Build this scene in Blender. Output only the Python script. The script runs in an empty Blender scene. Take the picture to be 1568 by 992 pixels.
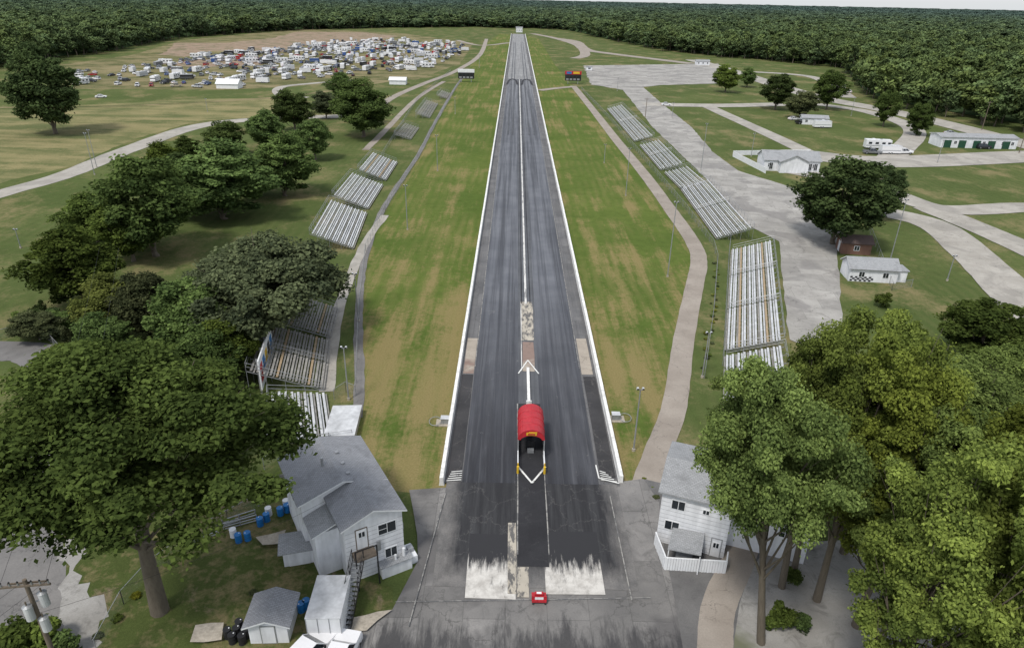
import bpy, math, random
import numpy as np
from mathutils import Matrix, Vector
from mathutils.geometry import tessellate_polygon
random.seed(7)
S=bpy.context.scene
H=45.0; F=1045.0; CX,CY=784.0,496.0
PITCH=math.radians(25.62)
CAMR=(Matrix.Rotation(math.radians(-.1),3,'Z')@Matrix.Rotation(math.radians(90)-PITCH,3,'X')@Matrix.Rotation(math.radians(1.12),3,'Z'))
# ---- image pixels back-projected through the camera -> metres on the ground plane
def G(u,v,z=0.0):
    d=CAMR@Vector(((u-CX)/F,-(v-CY)/F,-1.0))
    t=(H-z)/(-d.z)
    return (d.x*t,d.y*t)
# ------------------------------------------------------------ node helpers
class NT:
    def __init__(s,mat):
        s.t=mat.node_tree; s.t.nodes.clear()
    def n(s,ty,ins=None,**kw):
        nd=s.t.nodes.new(ty)
        for k,v in kw.items(): setattr(nd,k,v)
        if ins:
            for k,v in ins.items():
                if isinstance(v,bpy.types.NodeSocket): s.t.links.new(v,nd.inputs[k])
                else: nd.inputs[k].default_value=v
        return nd
    def pos(s,scale=(1,1,1),obj=False):
        g=s.n('ShaderNodeTexCoord').outputs['Object'] if obj else s.n('ShaderNodeNewGeometry').outputs['Position']
        return s.n('ShaderNodeMapping',{'Vector':g,'Scale':scale}).outputs[0]
    def noise(s,vec,scale,detail=4,rough=.55,dist=0):
        return s.n('ShaderNodeTexNoise',{'Vector':vec,'Scale':scale,'Detail':detail,'Roughness':rough,'Distortion':dist}).outputs[0]
    def ramp(s,f,a,b,va=0.0,vb=1.0):
        return s.n('ShaderNodeMapRange',{0:f,1:a,2:b,3:va,4:vb}).outputs[0]
    def mix(s,f,a,b,mode='MIX'):
        nd=s.n('ShaderNodeMix',data_type='RGBA',blend_type=mode)
        for i,v in ((0,f),(6,a),(7,b)):
            if isinstance(v,bpy.types.NodeSocket): s.t.links.new(v,nd.inputs[i])
            else: nd.inputs[i].default_value=v if i==0 else (*v,1) if len(v)==3 else v
        return nd.outputs[2]
    def math(s,op,a,b=0.0,clamp=False):
        nd=s.n('ShaderNodeMath',operation=op,use_clamp=clamp)
        for i,v in ((0,a),(1,b)):
            if isinstance(v,bpy.types.NodeSocket): s.t.links.new(v,nd.inputs[i])
            else: nd.inputs[i].default_value=v
        return nd.outputs[0]
    def out(s,col,rough=.85,bump=None,bs=.3,bd=.05,metal=0.0,spec=.3):
        p=s.n('ShaderNodeBsdfPrincipled',{'Roughness':rough,'Metallic':metal,'Specular IOR Level':spec})
        if isinstance(col,bpy.types.NodeSocket): s.t.links.new(col,p.inputs['Base Color'])
        else: p.inputs['Base Color'].default_value=(*col,1)
        if bump is not None:
            b=s.n('ShaderNodeBump',{'Height':bump,'Strength':bs,'Distance':bd})
            s.t.links.new(b.outputs[0],p.inputs['Normal'])
        o=s.n('ShaderNodeOutputMaterial'); s.t.links.new(p.outputs[0],o.inputs[0])
        return p
def M(name):
    m=bpy.data.materials.new(name); m.use_nodes=True
    return m,NT(m)
def simple(name,c,rough=.6,metal=0.0,var=.18,scale=1.5,spec=.3,obj=True):
    m,t=M(name); n=t.noise(t.pos(obj=obj),scale,5,.65)
    n2=t.noise(t.pos((1,1,.15),obj=obj),scale*3,3)
    c2=tuple(x*(1-var) for x in c); c1=tuple(min(1,x*(1+var*.6)) for x in c)
    f=t.math('MULTIPLY',t.math('ADD',n,n2),.5)
    t.out(t.mix(t.ramp(f,.35,.65),c2,c1),rough,metal=metal,spec=spec); return m
def cracks(t,scale,w=.03):
    p=t.pos(); nz=t.n('ShaderNodeTexNoise',{'Vector':p,'Scale':scale*2,'Detail':6,'Roughness':.65})
    v=t.n('ShaderNodeVectorMath',{0:nz.outputs['Color'],1:(.9/scale*.9,)*3},operation='MULTIPLY').outputs[0]
    v=t.n('ShaderNodeVectorMath',{0:p,1:v},operation='ADD').outputs[0]
    vo=t.n('ShaderNodeTexVoronoi',{'Vector':v,'Scale':scale},feature='DISTANCE_TO_EDGE').outputs[0]
    return t.ramp(vo,0,w,1,0)
def pave(name,c1,c2,crack=.15,cw=.02,cc=None,stain=.5,streak=0.0,patch=None,slab=None,yd=None):
    m,t=M(name); p=t.pos()
    col=t.mix(t.ramp(t.noise(p,.18,6,.6),.35,.65),c1,c2)
    if slab:
        b=t.n('ShaderNodeTexBrick',{'Vector':t.n('ShaderNodeMapping',{'Vector':p,'Rotation':(0,0,slab[2])}).outputs[0],'Scale':1.0,'Color1':(.78,.78,.78,1),'Color2':(1.12,1.12,1.12,1),'Mortar':(.6,.6,.6,1),'Mortar Size':.035,'Brick Width':slab[0],'Row Height':slab[1],'Bias':0.0},offset=.5).outputs[0]
        col=t.mix(.8,col,b,'MULTIPLY')
    if patch:
        col=t.mix(t.math('MULTIPLY',t.ramp(t.noise(p,.09,4,.55,.5),.52,.58),patch[1]),col,patch[0])
    if streak:
        s=t.noise(t.pos((1.3,.025,1)),1.0,5,.7)
        col=t.mix(t.ramp(s,.4,.62,0,streak),col,tuple(x*.4 for x in c1))
        s=t.noise(t.pos((4,.05,1)),1.0,5,.7)
        col=t.mix(t.ramp(s,.5,.7,0,streak*.5),col,tuple(min(1,x*1.7) for x in c2))
    if yd:
        y=t.n('ShaderNodeSeparateXYZ',{0:p}).outputs[1]; q=t.math('ADD',t.ramp(y,yd[0],yd[1],-.2,.12),t.noise(t.pos((.7,.12,1)),1,6,.72))
        col=t.mix(t.ramp(q,.48,.62,0,.85),col,(.035,.035,.038))
    sp=t.noise(p,7,4,.8); col=t.mix(t.ramp(sp,.35,.7,.0,.35),col,tuple(x*.55 for x in c1))
    st=t.noise(p,.6,5,.7,1.0); col=t.mix(t.ramp(st,.52,.75,0,stain*.6),col,tuple(x*.5 for x in c1))
    if crack:
        k=t.math('MULTIPLY',cracks(t,crack,cw),t.ramp(t.noise(p,.25,3),.42,.6,.0,.6))
        col=t.mix(k,col,cc or tuple(x*.3 for x in c1))
    t.out(col,.9,bump=sp,bs=.25,bd=.02); return m
def grass(name,g1,g2,dry,dryamt=.5,stripe=.3,sdir='X',swid=.5,drystretch=(.22,.03,1),bare=None,rot=0,yb=None):
    m,t=M(name); P=t.n('ShaderNodeNewGeometry').outputs['Position']; p=t.pos()
    col=t.mix(t.ramp(t.noise(p,.035,5,.6),.38,.62),g1,g2)
    col=t.mix(t.ramp(t.noise(p,.5,6,.7),.4,.7,0,.55),col,tuple(x*.62 for x in g1))
    d=t.noise(t.n('ShaderNodeMapping',{'Vector':P,'Scale':drystretch,'Rotation':(0,0,rot)}).outputs[0],1.0,6,.68)
    d2=t.noise(p,1.2,5,.7); d3=t.noise(p,.07,4,.6)
    d=t.math('ADD',t.math('ADD',t.math('MULTIPLY',d,.5),t.math('MULTIPLY',d2,.2)),t.math('MULTIPLY',d3,.3))
    if yb:
        y=t.n('ShaderNodeSeparateXYZ',{0:p}).outputs[1]; d=t.math('ADD',d,t.ramp(y,yb[0],yb[1],yb[2],0))
    lo=.585-.15*dryamt
    col=t.mix(t.ramp(d,lo,lo+.09,0,.9),col,dry)
    if stripe:
        w=t.n('ShaderNodeTexWave',{'Vector':t.n('ShaderNodeMapping',{'Vector':P,'Rotation':(0,0,rot)}).outputs[0],'Scale':swid*.31,'Distortion':4.5,'Detail':5,'Detail Scale':.5,'Detail Roughness':.7},bands_direction=sdir).outputs['Fac']
        wm=t.math('MULTIPLY',w,t.ramp(t.noise(p,.05,3),.42,.62))
        col=t.mix(t.math('MULTIPLY',wm,stripe),col,t.mix(.55,g2,dry))
    if bare:
        b=t.noise(p,.16,6,.72,.4); col=t.mix(t.ramp(b,.58,.64,0,.85),col,bare)
    f=t.noise(p,4.5,6,.8); col=t.mix(t.ramp(f,.3,.62,.5,0),col,tuple(x*.4 for x in g1))
    f2=t.noise(p,14,4,.8); col=t.mix(t.ramp(f2,.55,.75,0,.4),col,tuple(min(1,x*1.8) for x in g2))
    t.out(col,1.0,bump=f,bs=.6,bd=.12,spec=.05); return m
# ---- surface materials
m_ground=grass('ground_grass',(.080,.110,.034),(.112,.140,.047),(.235,.195,.10),.55,.2,drystretch=(.08,.05,1))
m_verge=grass('verge_grass',(.088,.130,.028),(.124,.162,.038),(.265,.205,.095),.54,.45,drystretch=(.3,.02,1),yb=(60,150,.085))
m_yard=grass('yard_grass',(.075,.098,.030),(.11,.135,.043),(.22,.18,.095),.62,.0,drystretch=(.3,.3,1),bare=(.22,.17,.115))
m_hay=grass('hay_field_grass',(.12,.138,.056),(.15,.16,.066),(.30,.255,.13),.85,.75,sdir='Y',swid=.12,drystretch=(.02,.12,1),rot=.25)
m_lotg=grass('parking_field_grass',(.10,.11,.045),(.14,.145,.06),(.28,.23,.13),.85,.2,drystretch=(.03,.06,1))
m_dirt=pave('dirt',(.22,.15,.10),(.34,.26,.18),crack=0,patch=((.14,.13,.06),.8))
m_conc=pave('concrete_road',(.32,.298,.262),(.43,.405,.36),crack=.2,cw=.02,stain=.6,patch=((.25,.235,.21),.6))
m_concg=pave('concrete_pit_lane',(.295,.282,.26),(.40,.385,.355),crack=.2,cw=.025,stain=.8,patch=((.21,.20,.19),.75),slab=(7,4,.15))
m_path=pave('concrete_path',(.26,.225,.19),(.35,.31,.265),crack=.35,cw=.02,stain=.4)
m_lot=pave('old_asphalt_lot',(.16,.155,.15),(.225,.215,.205),crack=.25,cw=.02,stain=.6,patch=((.13,.125,.12),.6))
m_apron=pave('apron_asphalt',(.165,.16,.155),(.25,.24,.228),crack=.35,cw=.03,stain=1.2,patch=((.10,.096,.096),.75),slab=(6.5,3.4,1.57),yd=(41.5,36.5))
m_gravel=pave('gravel',(.10,.098,.098),(.17,.165,.16),crack=0,stain=.6)
m_gravelw=pave('pale_gravel',(.24,.23,.21),(.36,.35,.33),crack=0,stain=1.6,patch=((.11,.12,.06),.9))
m_shoulder=pave('shoulder_asphalt',(.12,.12,.124),(.18,.177,.175),crack=.4,cw=.03,streak=.3,slab=(2.2,5,0))
m_shdark=pave('shoulder_dark_asphalt',(.035,.035,.037),(.06,.058,.06),crack=.5,cw=.02,cc=(.15,.14,.13))
m_shpale=pave('shoulder_pale_concrete',(.33,.29,.24),(.44,.39,.33),crack=.5,cw=.04,patch=((.2,.12,.10),.8))
def lane(name):
    m,t=M(name); p=t.pos()
    y=t.n('ShaderNodeSeparateXYZ',{0:p}).outputs[1]
    base=t.mix(t.ramp(t.noise(p,.15,5,.6),.35,.65),(.105,.111,.126),(.145,.151,.167))
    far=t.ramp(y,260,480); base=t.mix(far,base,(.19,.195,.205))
    near=t.ramp(y,112,56,0,.98)
    nn=t.math('MULTIPLY',near,t.ramp(t.noise(t.pos((.8,.06,1)),1,5,.65),.3,.55,.55,1))
    col=t.mix(nn,base,(.021,.021,.025))
    s=t.noise(t.pos((1.1,.012,1)),1,6,.7); col=t.mix(t.ramp(s,.44,.6,0,.72),col,(.034,.036,.043))
    s2=t.noise(t.pos((3.5,.03,1)),1,5,.7); col=t.mix(t.ramp(s2,.54,.72,0,.3),col,(.18,.185,.195))
    sp=t.noise(p,6,4,.8); col=t.mix(t.ramp(sp,.6,.75,0,.3),col,(.15,.15,.15))
    e=t.noise(p,.8,4,.7,1); col=t.mix(t.ramp(e,.66,.70,0,.5),col,(.16,.16,.16))
    t.out(col,.72,bump=sp,bs=.15,bd=.01,spec=.3); return m
m_lane=lane('track_lane_asphalt')
def paint(name,c,under,wear=.5,st=(1,1,1),sc=1.5):
    m,t=M(name); n=t.noise(t.pos(st),sc,6,.72)
    col=t.mix(t.ramp(n,wear-.03,wear+.05),c,under)
    col=t.mix(t.ramp(t.noise(t.pos(),.5,5),.4,.7,0,.25),col,under)
    t.out(col,.8); return m
m_cline=paint('worn_white_line',(.62,.61,.58),(.22,.22,.22),.56,(2,.2,1))
m_ctan=paint('pale_concrete_strip',(.44,.40,.33),(.12,.115,.11),.5,(1,.35,1))
m_white=paint('white_road_paint',(.72,.72,.69),(.25,.25,.24),.6)
m_faint=paint('faded_line',(.3,.29,.27),(.13,.13,.13),.5)
m_blackc=pave('rubbered_black_asphalt',(.02,.02,.023),(.036,.036,.04),crack=.3,cw=.01,cc=(.08,.08,.08))
m_centre=pave('centre_strip_asphalt',(.085,.09,.10),(.13,.135,.145),crack=.0,streak=.5)
def burn():
    m,t=M('burnout_pad_concrete'); p=t.pos(); y=t.n('ShaderNodeSeparateXYZ',{0:p}).outputs[1]
    s=t.noise(t.pos((1.7,.25,1)),1,7,.78,.3); f=t.math('ADD',t.ramp(y,42.3,47.6,-.2,.46),s)
    f=t.ramp(f,.5,.70); f=t.math('MAXIMUM',f,t.ramp(t.noise(t.pos((1.6,.5,1)),1,7,.75),.56,.68,0,.6))
    x=t.mix(t.ramp(t.noise(p,1,5,.7),.4,.65),(.58,.56,.52),(.38,.36,.33))
    col=t.mix(f,x,(.03,.03,.033))
    t.out(col,.8); return m
m_burn=burn()
def rubber():
    m,t=M('rubbered_launch_asphalt'); p=t.pos(); sx=t.n('ShaderNodeSeparateXYZ',{0:p}); x,y=sx.outputs[0],sx.outputs[1]
    e=t.math('MINIMUM',t.math('MINIMUM',t.math('ADD',x,6.3),t.math('SUBTRACT',11.2,x)),t.math('MULTIPLY',t.math('SUBTRACT',y,42.2),.6))
    nn=t.noise(t.pos((.9,.22,1)),1,7,.75,.4); f=t.ramp(t.math('ADD',e,t.math('MULTIPLY',nn,3.0)),1.9,3.5)
    a=t.mix(t.ramp(t.noise(p,.4,6,.7),.35,.65),(.12,.117,.115),(.21,.20,.19))
    d=t.mix(t.ramp(t.noise(t.pos((1.4,.08,1)),1,6,.7),.42,.68),(.021,.021,.024),(.052,.053,.056))
    col=t.mix(f,a,d); sp=t.noise(p,7,4,.8); col=t.mix(t.ramp(sp,.35,.7,0,.35),col,(.04,.04,.04))
    col=t.mix(t.math('MULTIPLY',cracks(t,.35,.02),.35),col,(.14,.135,.13))
    t.out(col,.8,bump=sp,bs=.2,bd=.01); return m
m_rub=rubber()
# ---- object materials
WH=simple('white_paint',(.72,.73,.74),.6,var=.1,scale=.8)
WALLW=simple('white_siding',(.70,.71,.73),.7,var=.2,scale=.6)
GW=simple('white_guard_wall_paint',(.74,.735,.71),.8,var=.3,scale=.9)
def shingle(name,c,sc=1):
    m,t=M(name); p=t.pos(obj=True)
    b=t.n('ShaderNodeTexBrick',{'Vector':p,'Scale':1.6*sc,'Color1':(*c,1),'Color2':(*[x*.8 for x in c],1),'Mortar':(*[x*.55 for x in c],1),'Mortar Size':.03,'Bias':.1}).outputs[0]
    col=t.mix(t.ramp(t.noise(p,.5,6,.75,.5),.5,.68,0,.7),b,tuple(x*.45 for x in c))
    col=t.mix(t.ramp(t.noise(p,9,3,.8),.4,.7,0,.3),col,tuple(x*.5 for x in c))
    t.out(col,.95); return m
ROOF=shingle('grey_shingles',(.30,.31,.33)); ROOFL=shingle('light_grey_shingles',(.38,.39,.40)); ROOFB=shingle('brown_shingles',(.15,.11,.10))
GLASS=simple('window_glass',(.02,.025,.03),.12,var=.1,spec=.6)
BLACK=simple('black_metal',(.02,.02,.022),.5)
STEEL=simple('galvanised_steel',(.33,.34,.35),.45,metal=.4)
ALU=simple('bleacher_aluminium',(.54,.55,.56),.5,metal=.1,var=.3,scale=.5)
ALUO=simple('old_bleacher_planks',(.28,.27,.25),.7,var=.4,scale=.4)
RUST=simple('weathered_plank',(.36,.27,.17),.8,var=.3)
WOODP=simple('weathered_wood',(.16,.13,.10),.9,var=.3)
RED=simple('red_paint',(.42,.025,.035),.45,var=.2)
YEL=simple('yellow_paint',(.65,.42,.03),.5)
BLUE=simple('blue_plastic',(.02,.16,.42),.4)
DARKG=simple('dark_green_paint',(.02,.07,.04),.7)
RUBBER=simple('tyre_rubber',(.02,.02,.02),.9)
CONC=simple('concrete_slab',(.38,.34,.28),.9,var=.3)
REDD=simple('brown_red_wood',(.18,.10,.075),.9)
CARC=[simple('car_paint_'+n,c,.3,var=.04,spec=.5) for n,c in (('white',(.72,.72,.73)),('silver',(.45,.46,.48)),('black',(.02,.02,.025)),('red',(.35,.02,.02)),('blue',(.03,.08,.25)),('grey',(.15,.155,.16)),('tan',(.4,.35,.26)))]
def wiremat():
    m,t=M('chain_link_mesh')
    a=t.n('ShaderNodeBsdfTransparent'); b=t.n('ShaderNodeBsdfDiffuse',{'Color':(.3,.31,.32,1)})
    w1=t.n('ShaderNodeTexWave',{'Vector':t.pos(),'Scale':6.0},bands_direction='DIAGONAL').outputs['Fac']
    mx=t.n('ShaderNodeMixShader',{0:t.ramp(w1,.75,.9,.03,.4),1:a.outputs[0],2:b.outputs[0]})
    t.n('ShaderNodeOutputMaterial',{0:mx.outputs[0]}); return m
WIRE=wiremat()
# ------------------------------------------------------------ mesh builder
class MB:
    def __init__(s): s.v=[];s.f=[];s.m=[];s.mats=[]
    def mi(s,m):
        if m not in s.mats: s.mats.append(m)
        return s.mats.index(m)
    def poly(s,pts,m):
        b=len(s.v); s.v+=[tuple(p) for p in pts]; s.f.append(list(range(b,b+len(pts)))); s.m.append(s.mi(m))
    def box(s,x0,x1,y0,y1,z0,z1,m):
        b=len(s.v); s.v+=[(x0,y0,z0),(x1,y0,z0),(x1,y1,z0),(x0,y1,z0),(x0,y0,z1),(x1,y0,z1),(x1,y1,z1),(x0,y1,z1)]
        for f in ((0,3,2,1),(4,5,6,7),(0,1,5,4),(1,2,6,5),(2,3,7,6),(3,0,4,7)): s.f.append([b+i for i in f]); s.m.append(s.mi(m))
    def prism(s,prof,ax,a,b_,m,m2=None):
        n=len(prof); b=len(s.v)
        for q in (a,b_):
            for p in prof: s.v.append((q,p[0],p[1]) if ax=='x' else (p[0],q,p[1]))
        s.f.append([b+i for i in range(n)][::-1]); s.m.append(s.mi(m2 or m))
        s.f.append([b+n+i for i in range(n)]); s.m.append(s.mi(m2 or m))
        for i in range(n): s.f.append([b+i,b+(i+1)%n,b+n+(i+1)%n,b+n+i]); s.m.append(s.mi(m))
    def tube(s,p0,p1,r0,r1,m,n=8,cap=True):
        p0=Vector(p0);p1=Vector(p1);d=(p1-p0).normalized()
        a=d.cross(Vector((0,0,1)) if abs(d.z)<.9 else Vector((1,0,0))).normalized(); c=d.cross(a)
        b=len(s.v)
        for p,r in ((p0,r0),(p1,r1)):
            for i in range(n):
                t=2*math.pi*i/n; s.v.append(tuple(p+a*math.cos(t)*r+c*math.sin(t)*r))
        for i in range(n): s.f.append([b+i,b+(i+1)%n,b+n+(i+1)%n,b+n+i]); s.m.append(s.mi(m))
        if cap: s.f.append([b+n+i for i in range(n)]);s.m.append(s.mi(m)); s.f.append([b+i for i in range(n)][::-1]);s.m.append(s.mi(m))
    def obj(s,name,loc=(0,0,0),rot=0,scale=1,bevel=0):
        me=bpy.data.meshes.new(name+'_mesh'); me.from_pydata(s.v,[],s.f)
        for m in s.mats: me.materials.append(m)
        me.polygons.foreach_set('material_index',s.m); me.update()
        return place(name,me,loc,rot,scale,bevel)
def place(name,me,loc=(0,0,0),rot=0,scale=1,bevel=0):
    o=bpy.data.objects.new(name,me); S.collection.objects.link(o)
    o.location=(loc[0],loc[1],loc[2] if len(loc)>2 else 0); o.rotation_euler=(0,0,rot)
    o.scale=(scale,)*3 if not hasattr(scale,'__len__') else scale
    if bevel:
        b=o.modifiers.new('bevel','BEVEL'); b.width=bevel; b.segments=2
    return o
# ------------------------------------------------------------ ground sheets
ZL=[0.0]
def nz():
    ZL[0]+=.004; return ZL[0]
def sheet(name,pts,mat,jit=0.0,step=3.0,z=None):
    out=[]; n=len(pts)
    for i in range(n):
        a=pts[i];b=pts[(i+1)%n]; L=math.dist(a,b); k=max(1,min(150,int(L/step))) if jit else 1
        for j in range(k):
            t=j/k; out.append((a[0]+(b[0]-a[0])*t+random.uniform(-jit,jit),a[1]+(b[1]-a[1])*t+random.uniform(-jit,jit)))
    z=z if z is not None else nz()
    tris=tessellate_polygon([[Vector((p[0],p[1],0)) for p in out]])
    me=bpy.data.meshes.new(name); me.from_pydata([(p[0],p[1],z) for p in out],[],[list(t) for t in tris])
    me.materials.append(mat); me.update()
    fl=[p.normal.z<0 for p in me.polygons]
    if sum(fl)>len(fl)/2: me.flip_normals()
    o=bpy.data.objects.new(name,me); S.collection.objects.link(o); return o
def px(*a): return [G(a[i],a[i+1]) for i in range(0,len(a),2)]
def smooth(pts,k=8):
    P=[pts[0]]+list(pts)+[pts[-1]]; out=[]
    for i in range(1,len(P)-2):
        p0,p1,p2,p3=[Vector(q) for q in P[i-1:i+3]]
        for j in range(k):
            t=j/k
            out.append(.5*((2*p1)+(-p0+p2)*t+(2*p0-5*p1+4*p2-p3)*t*t+(-p0+3*p1-3*p2+p3)*t**3))
    out.append(Vector(pts[-1])); return out
def road(name,pts,w,mat,jit=.12,w2=None):
    c=smooth(pts); n=len(c); z=nz(); v=[];f=[]
    for i,p in enumerate(c):
        d=(c[min(i+1,n-1)]-c[max(i-1,0)]).normalized(); nn=Vector((-d.y,d.x))
        ww=(w+((w2 if w2 is not None else w)-w)*i/(n-1))/2
        for s_ in (1,-1):
            q=p+nn*s_*(ww+random.uniform(-jit,jit)); v.append((q.x,q.y,z))
    for i in range(n-1): f.append([2*i+1,2*i+3,2*i+2,2*i])
    me=bpy.data.meshes.new(name); me.from_pydata(v,[],f); me.materials.append(mat)
    o=bpy.data.objects.new(name,me); S.collection.objects.link(o); return o

sheet('ground',[(-8500,-300),(8500,-300),(8500,8400),(-8500,8400)],m_ground,z=0)
sheet('verge_grass',[(-6,54)]+px(560,745,546,690,547,600,552,480,562,385,592,322,642,242,672,182,705,125,740,70,765,52)+[(-6,960)],m_verge,.2)
sheet('verge_grass',[(11,55)]+px(985,750,1008,690,1033,620,1047,520,1063,440,1070,400,1060,370,1024,318,985,265,940,210,905,165,878,132,850,100,825,60)+[(11,960)],m_verge,.2)
sheet('hay_field',px(-200,215,-200,340,0,280,110,255,200,215,300,186,420,178,440,150,300,152,0,168),m_hay,.5)
sheet('parking_field',px(90,100,200,85,280,62,470,44,620,52,725,66,705,98,640,122,430,134,330,138,110,136),m_lotg,.8)
sheet('dirt_patch',px(245,84,270,66,350,66,420,58,455,49,560,50,610,56,560,66,470,70,420,82,330,78,280,88),m_dirt,2.5,8)
sheet('dirt_patch',px(240,98,300,92,420,90,400,100,300,104),m_dirt,2,8)
sheet('yard_grass',px(95,790,220,760,345,750,440,725,470,760,520,860,560,890,600,900,600,925,545,945,535,1100,90,1100),m_yard,.15)
sheet('old_asphalt_lot',px(-300,640,60,660,95,720,100,830,95,1100,-300,1100),m_lot,.25)
sheet('gravel_edge',px(96,830,120,815,130,840,110,870,165,930,150,1000,100,1100,95,1000),m_gravelw,.45,.7)
road('left_lane_road',px(-200,530,0,537,60,545,110,600),5.5,m_lot)
road('left_return_road',px(-160,345,0,297,100,268,200,228,310,192,430,181,525,178,575,170),6.2,m_conc,w2=9)
road('dirt_lane',px(575,170,600,150,650,128,700,108,735,84,745,60),4,m_path)
road('dirt_lane',px(0,165,200,162,420,150,500,140,600,124,660,118),5,m_lotg)
road('field_loop_road',px(560,122,480,128,430,134,430,146,470,150),5,m_conc)
road('spectator_path',px(548,640,550,560,549,480,556,410,575,345,600,298,640,238,668,185,700,130,720,108),1.3,m_lot)
road('spectator_path',px(500,600,520,470,560,372,590,330),1.8,m_conc)
road('lane_by_trees',px(560,230,590,200,640,150,680,125),2.4,m_path)
road('start_access_path',px(985,752,1008,690,1033,620,1047,520,1063,440,1070,400,1060,370,1024,318,985,265,940,210,905,165,878,132),2.9,m_path,.05,3.4)
sheet('concrete_staging_lot',px(893,101,1100,98,1112,128,1010,131,955,138,905,130),m_concg,.8)
sheet('pit_lane',px(1208,520,1192,370,1142,343,1075,268,1000,196,952,136,985,134,1012,158,1060,196,1090,232,1130,262,1205,285,1290,318,1300,345,1282,385,1288,470,1300,560),m_concg,.2)
road('pit_road',px(985,160,1100,162,1200,160),11,m_conc)
road('pit_road',px(1085,164,1160,198,1250,240),6.5,m_conc)
road('pit_road',px(1060,92,1130,112,1240,146,1380,174,1568,221,1750,275),13,m_conc)
road('pit_road',px(1100,110,1180,112,1250,120,1300,150),8,m_conc)
road('pit_road',px(1240,238,1360,248,1568,240,1750,235),16,m_conc)
road('pit_road',px(1250,300,1340,322,1430,345,1500,400,1580,480,1650,560),9,m_conc)
road('pit_road',px(1210,262,1330,285,1440,320,1568,318,1700,318),8,m_conc)
road('pit_road',px(1420,318,1500,350,1568,380,1700,440),8,m_conc)
road('pit_road',px(1250,160,1330,172,1400,200,1360,245),8,m_conc)
road('return_road',px(850,59,880,64,896,76,930,82,1060,98),12,m_path)
road('return_road',px(815,52,850,59,885,70,896,84,880,90),9,m_path)
road('cross_road',px(700,62,735,70,780,66),6,m_path)
road('cross_road',px(826,139,850,136,880,133),5,m_path)
sheet('gravel_yard',px(985,735,1100,760,1200,900,1400,1000,1600,1100,1000,1100),m_gravel,.1)
sheet('gravel_bed',px(1180,830,1400,830,1500,1000,1400,1100,1130,1100,1120,980,1150,880),m_gravelw,.2)
road('concrete_walk',px(1150,800,1130,860,1100,930,1095,1010,1100,1090),2.7,m_path,.03)
sheet('apron_asphalt',px(626,752,684,748,955,738,985,735,1008,770,1015,830,1030,900,1045,992,1062,1120,560,1120,540,960,600,935,640,860,640,820),m_apron,.06)
# ---- track
def rect(n,x0,x1,y0,y1,m,j=.03): sheet(n,[(x0,y0),(x1,y0),(x1,y1),(x0,y1)],m,j)
rect('track_shoulder',-6.6,11.5,55.8,980,m_shoulder,.0)
rect('shoulder_patch',-6.3,-4.8,56.5,78,m_shdark); rect('shoulder_patch',9.6,11.2,57,78,m_shdark)
rect('shoulder_patch',-6.2,-4.8,78.2,88.5,m_shpale); rect('shoulder_patch',9.5,11.0,78.5,89,m_shpale)
rect('rubber_apron',-6.3,11.2,42.2,56,m_rub,.1)
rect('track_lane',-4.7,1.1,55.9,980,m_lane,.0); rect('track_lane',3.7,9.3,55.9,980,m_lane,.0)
rect('centre_strip',1.1,3.7,56,980,m_centre,0)
rect('burnout_pad',-3.4,.85,41.0,48.5,m_burn,.05); rect('burnout_pad',3.3,8.3,41.6,49,m_burn,.05)
rect('pale_strip',.1,.9,41.5,50,m_ctan,.08); rect('pale_strip',.95,2.0,41.2,44.5,m_ctan,.08)
rect('centre_black_strip',.95,3.7,44.6,71,m_blackc,.05)
rect('pale_joint',.94,1.04,46,71,m_faint); rect('pale_joint',3.74,3.84,46,62,m_faint)
rect('pale_concrete_patch',1.5,3.4,88,101.8,m_ctan,.06)
rect('pale_concrete_patch',1.7,3.3,79,87.5,m_shpale,.06)
rect('centre_line',2.15,2.5,101,980,m_cline,.0)
rect('rubber_line',1.6,1.75,101,430,m_blackc,0); rect('rubber_line',2.95,3.1,101,430,m_blackc,0)
rect('pale_joint',1.5,1.6,79,101,m_cline)
for x in (-4.75,9.25): rect('lane_edge_line',x,x+.1,80,980,m_faint,0)
def tri_line(name,pts,w,mat):
    for i in range(len(pts)-1):
        a=Vector(pts[i]);b=Vector(pts[i+1]);d=(b-a).normalized();n=Vector((-d.y,d.x))*w/2
        sheet(name,[tuple(a-n),tuple(b-n),tuple(b+n),tuple(a+n)],mat)
tri_line('painted_arrow',[(1.0,58.6),(2.45,55.9),(3.95,58.6)],.2,m_white)
tri_line('painted_arrow',[(1.1,78.3),(2.4,82.0),(3.8,78.3)],.16,m_white)
for i in range(5):
    tri_line('hatch_marking',[(-6.3+i*.1,56.0+i*.35),(-4.8+.0,56.0+i*.35+.2)],.12,m_white)
    tri_line('hatch_marking',[(9.6,56.6+i*.35),(11.2-i*.25,56.3+i*.35)],.12,m_white)
tri_line('hatch_marking',[(9.3,59),(9.4,56.8),(11.4,56.0)],.14,m_white)
tri_line('apron_joint',[(-9,40.4),(12,41.3)],.06,m_faint)
tri_line('apron_joint',[(-6.2,54),(-7.6,38)],.1,m_faint); tri_line('apron_joint',[(10.2,54),(10.4,41)],.1,m_faint)
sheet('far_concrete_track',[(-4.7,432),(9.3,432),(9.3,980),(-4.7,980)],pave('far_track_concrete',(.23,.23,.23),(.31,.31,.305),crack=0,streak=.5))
for x0 in (-2.6,-.9,5.0,6.8): rect('tyre_groove',x0,x0+.55,250,800,m_centre,.0)
for cx in (-1.8,6.5):
    tri_line('rubber_line',[(cx-2.9,405),(cx-2.2,425),(cx,434),(cx+2.2,425),(cx+2.9,405)],1.0,m_blackc)
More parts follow.
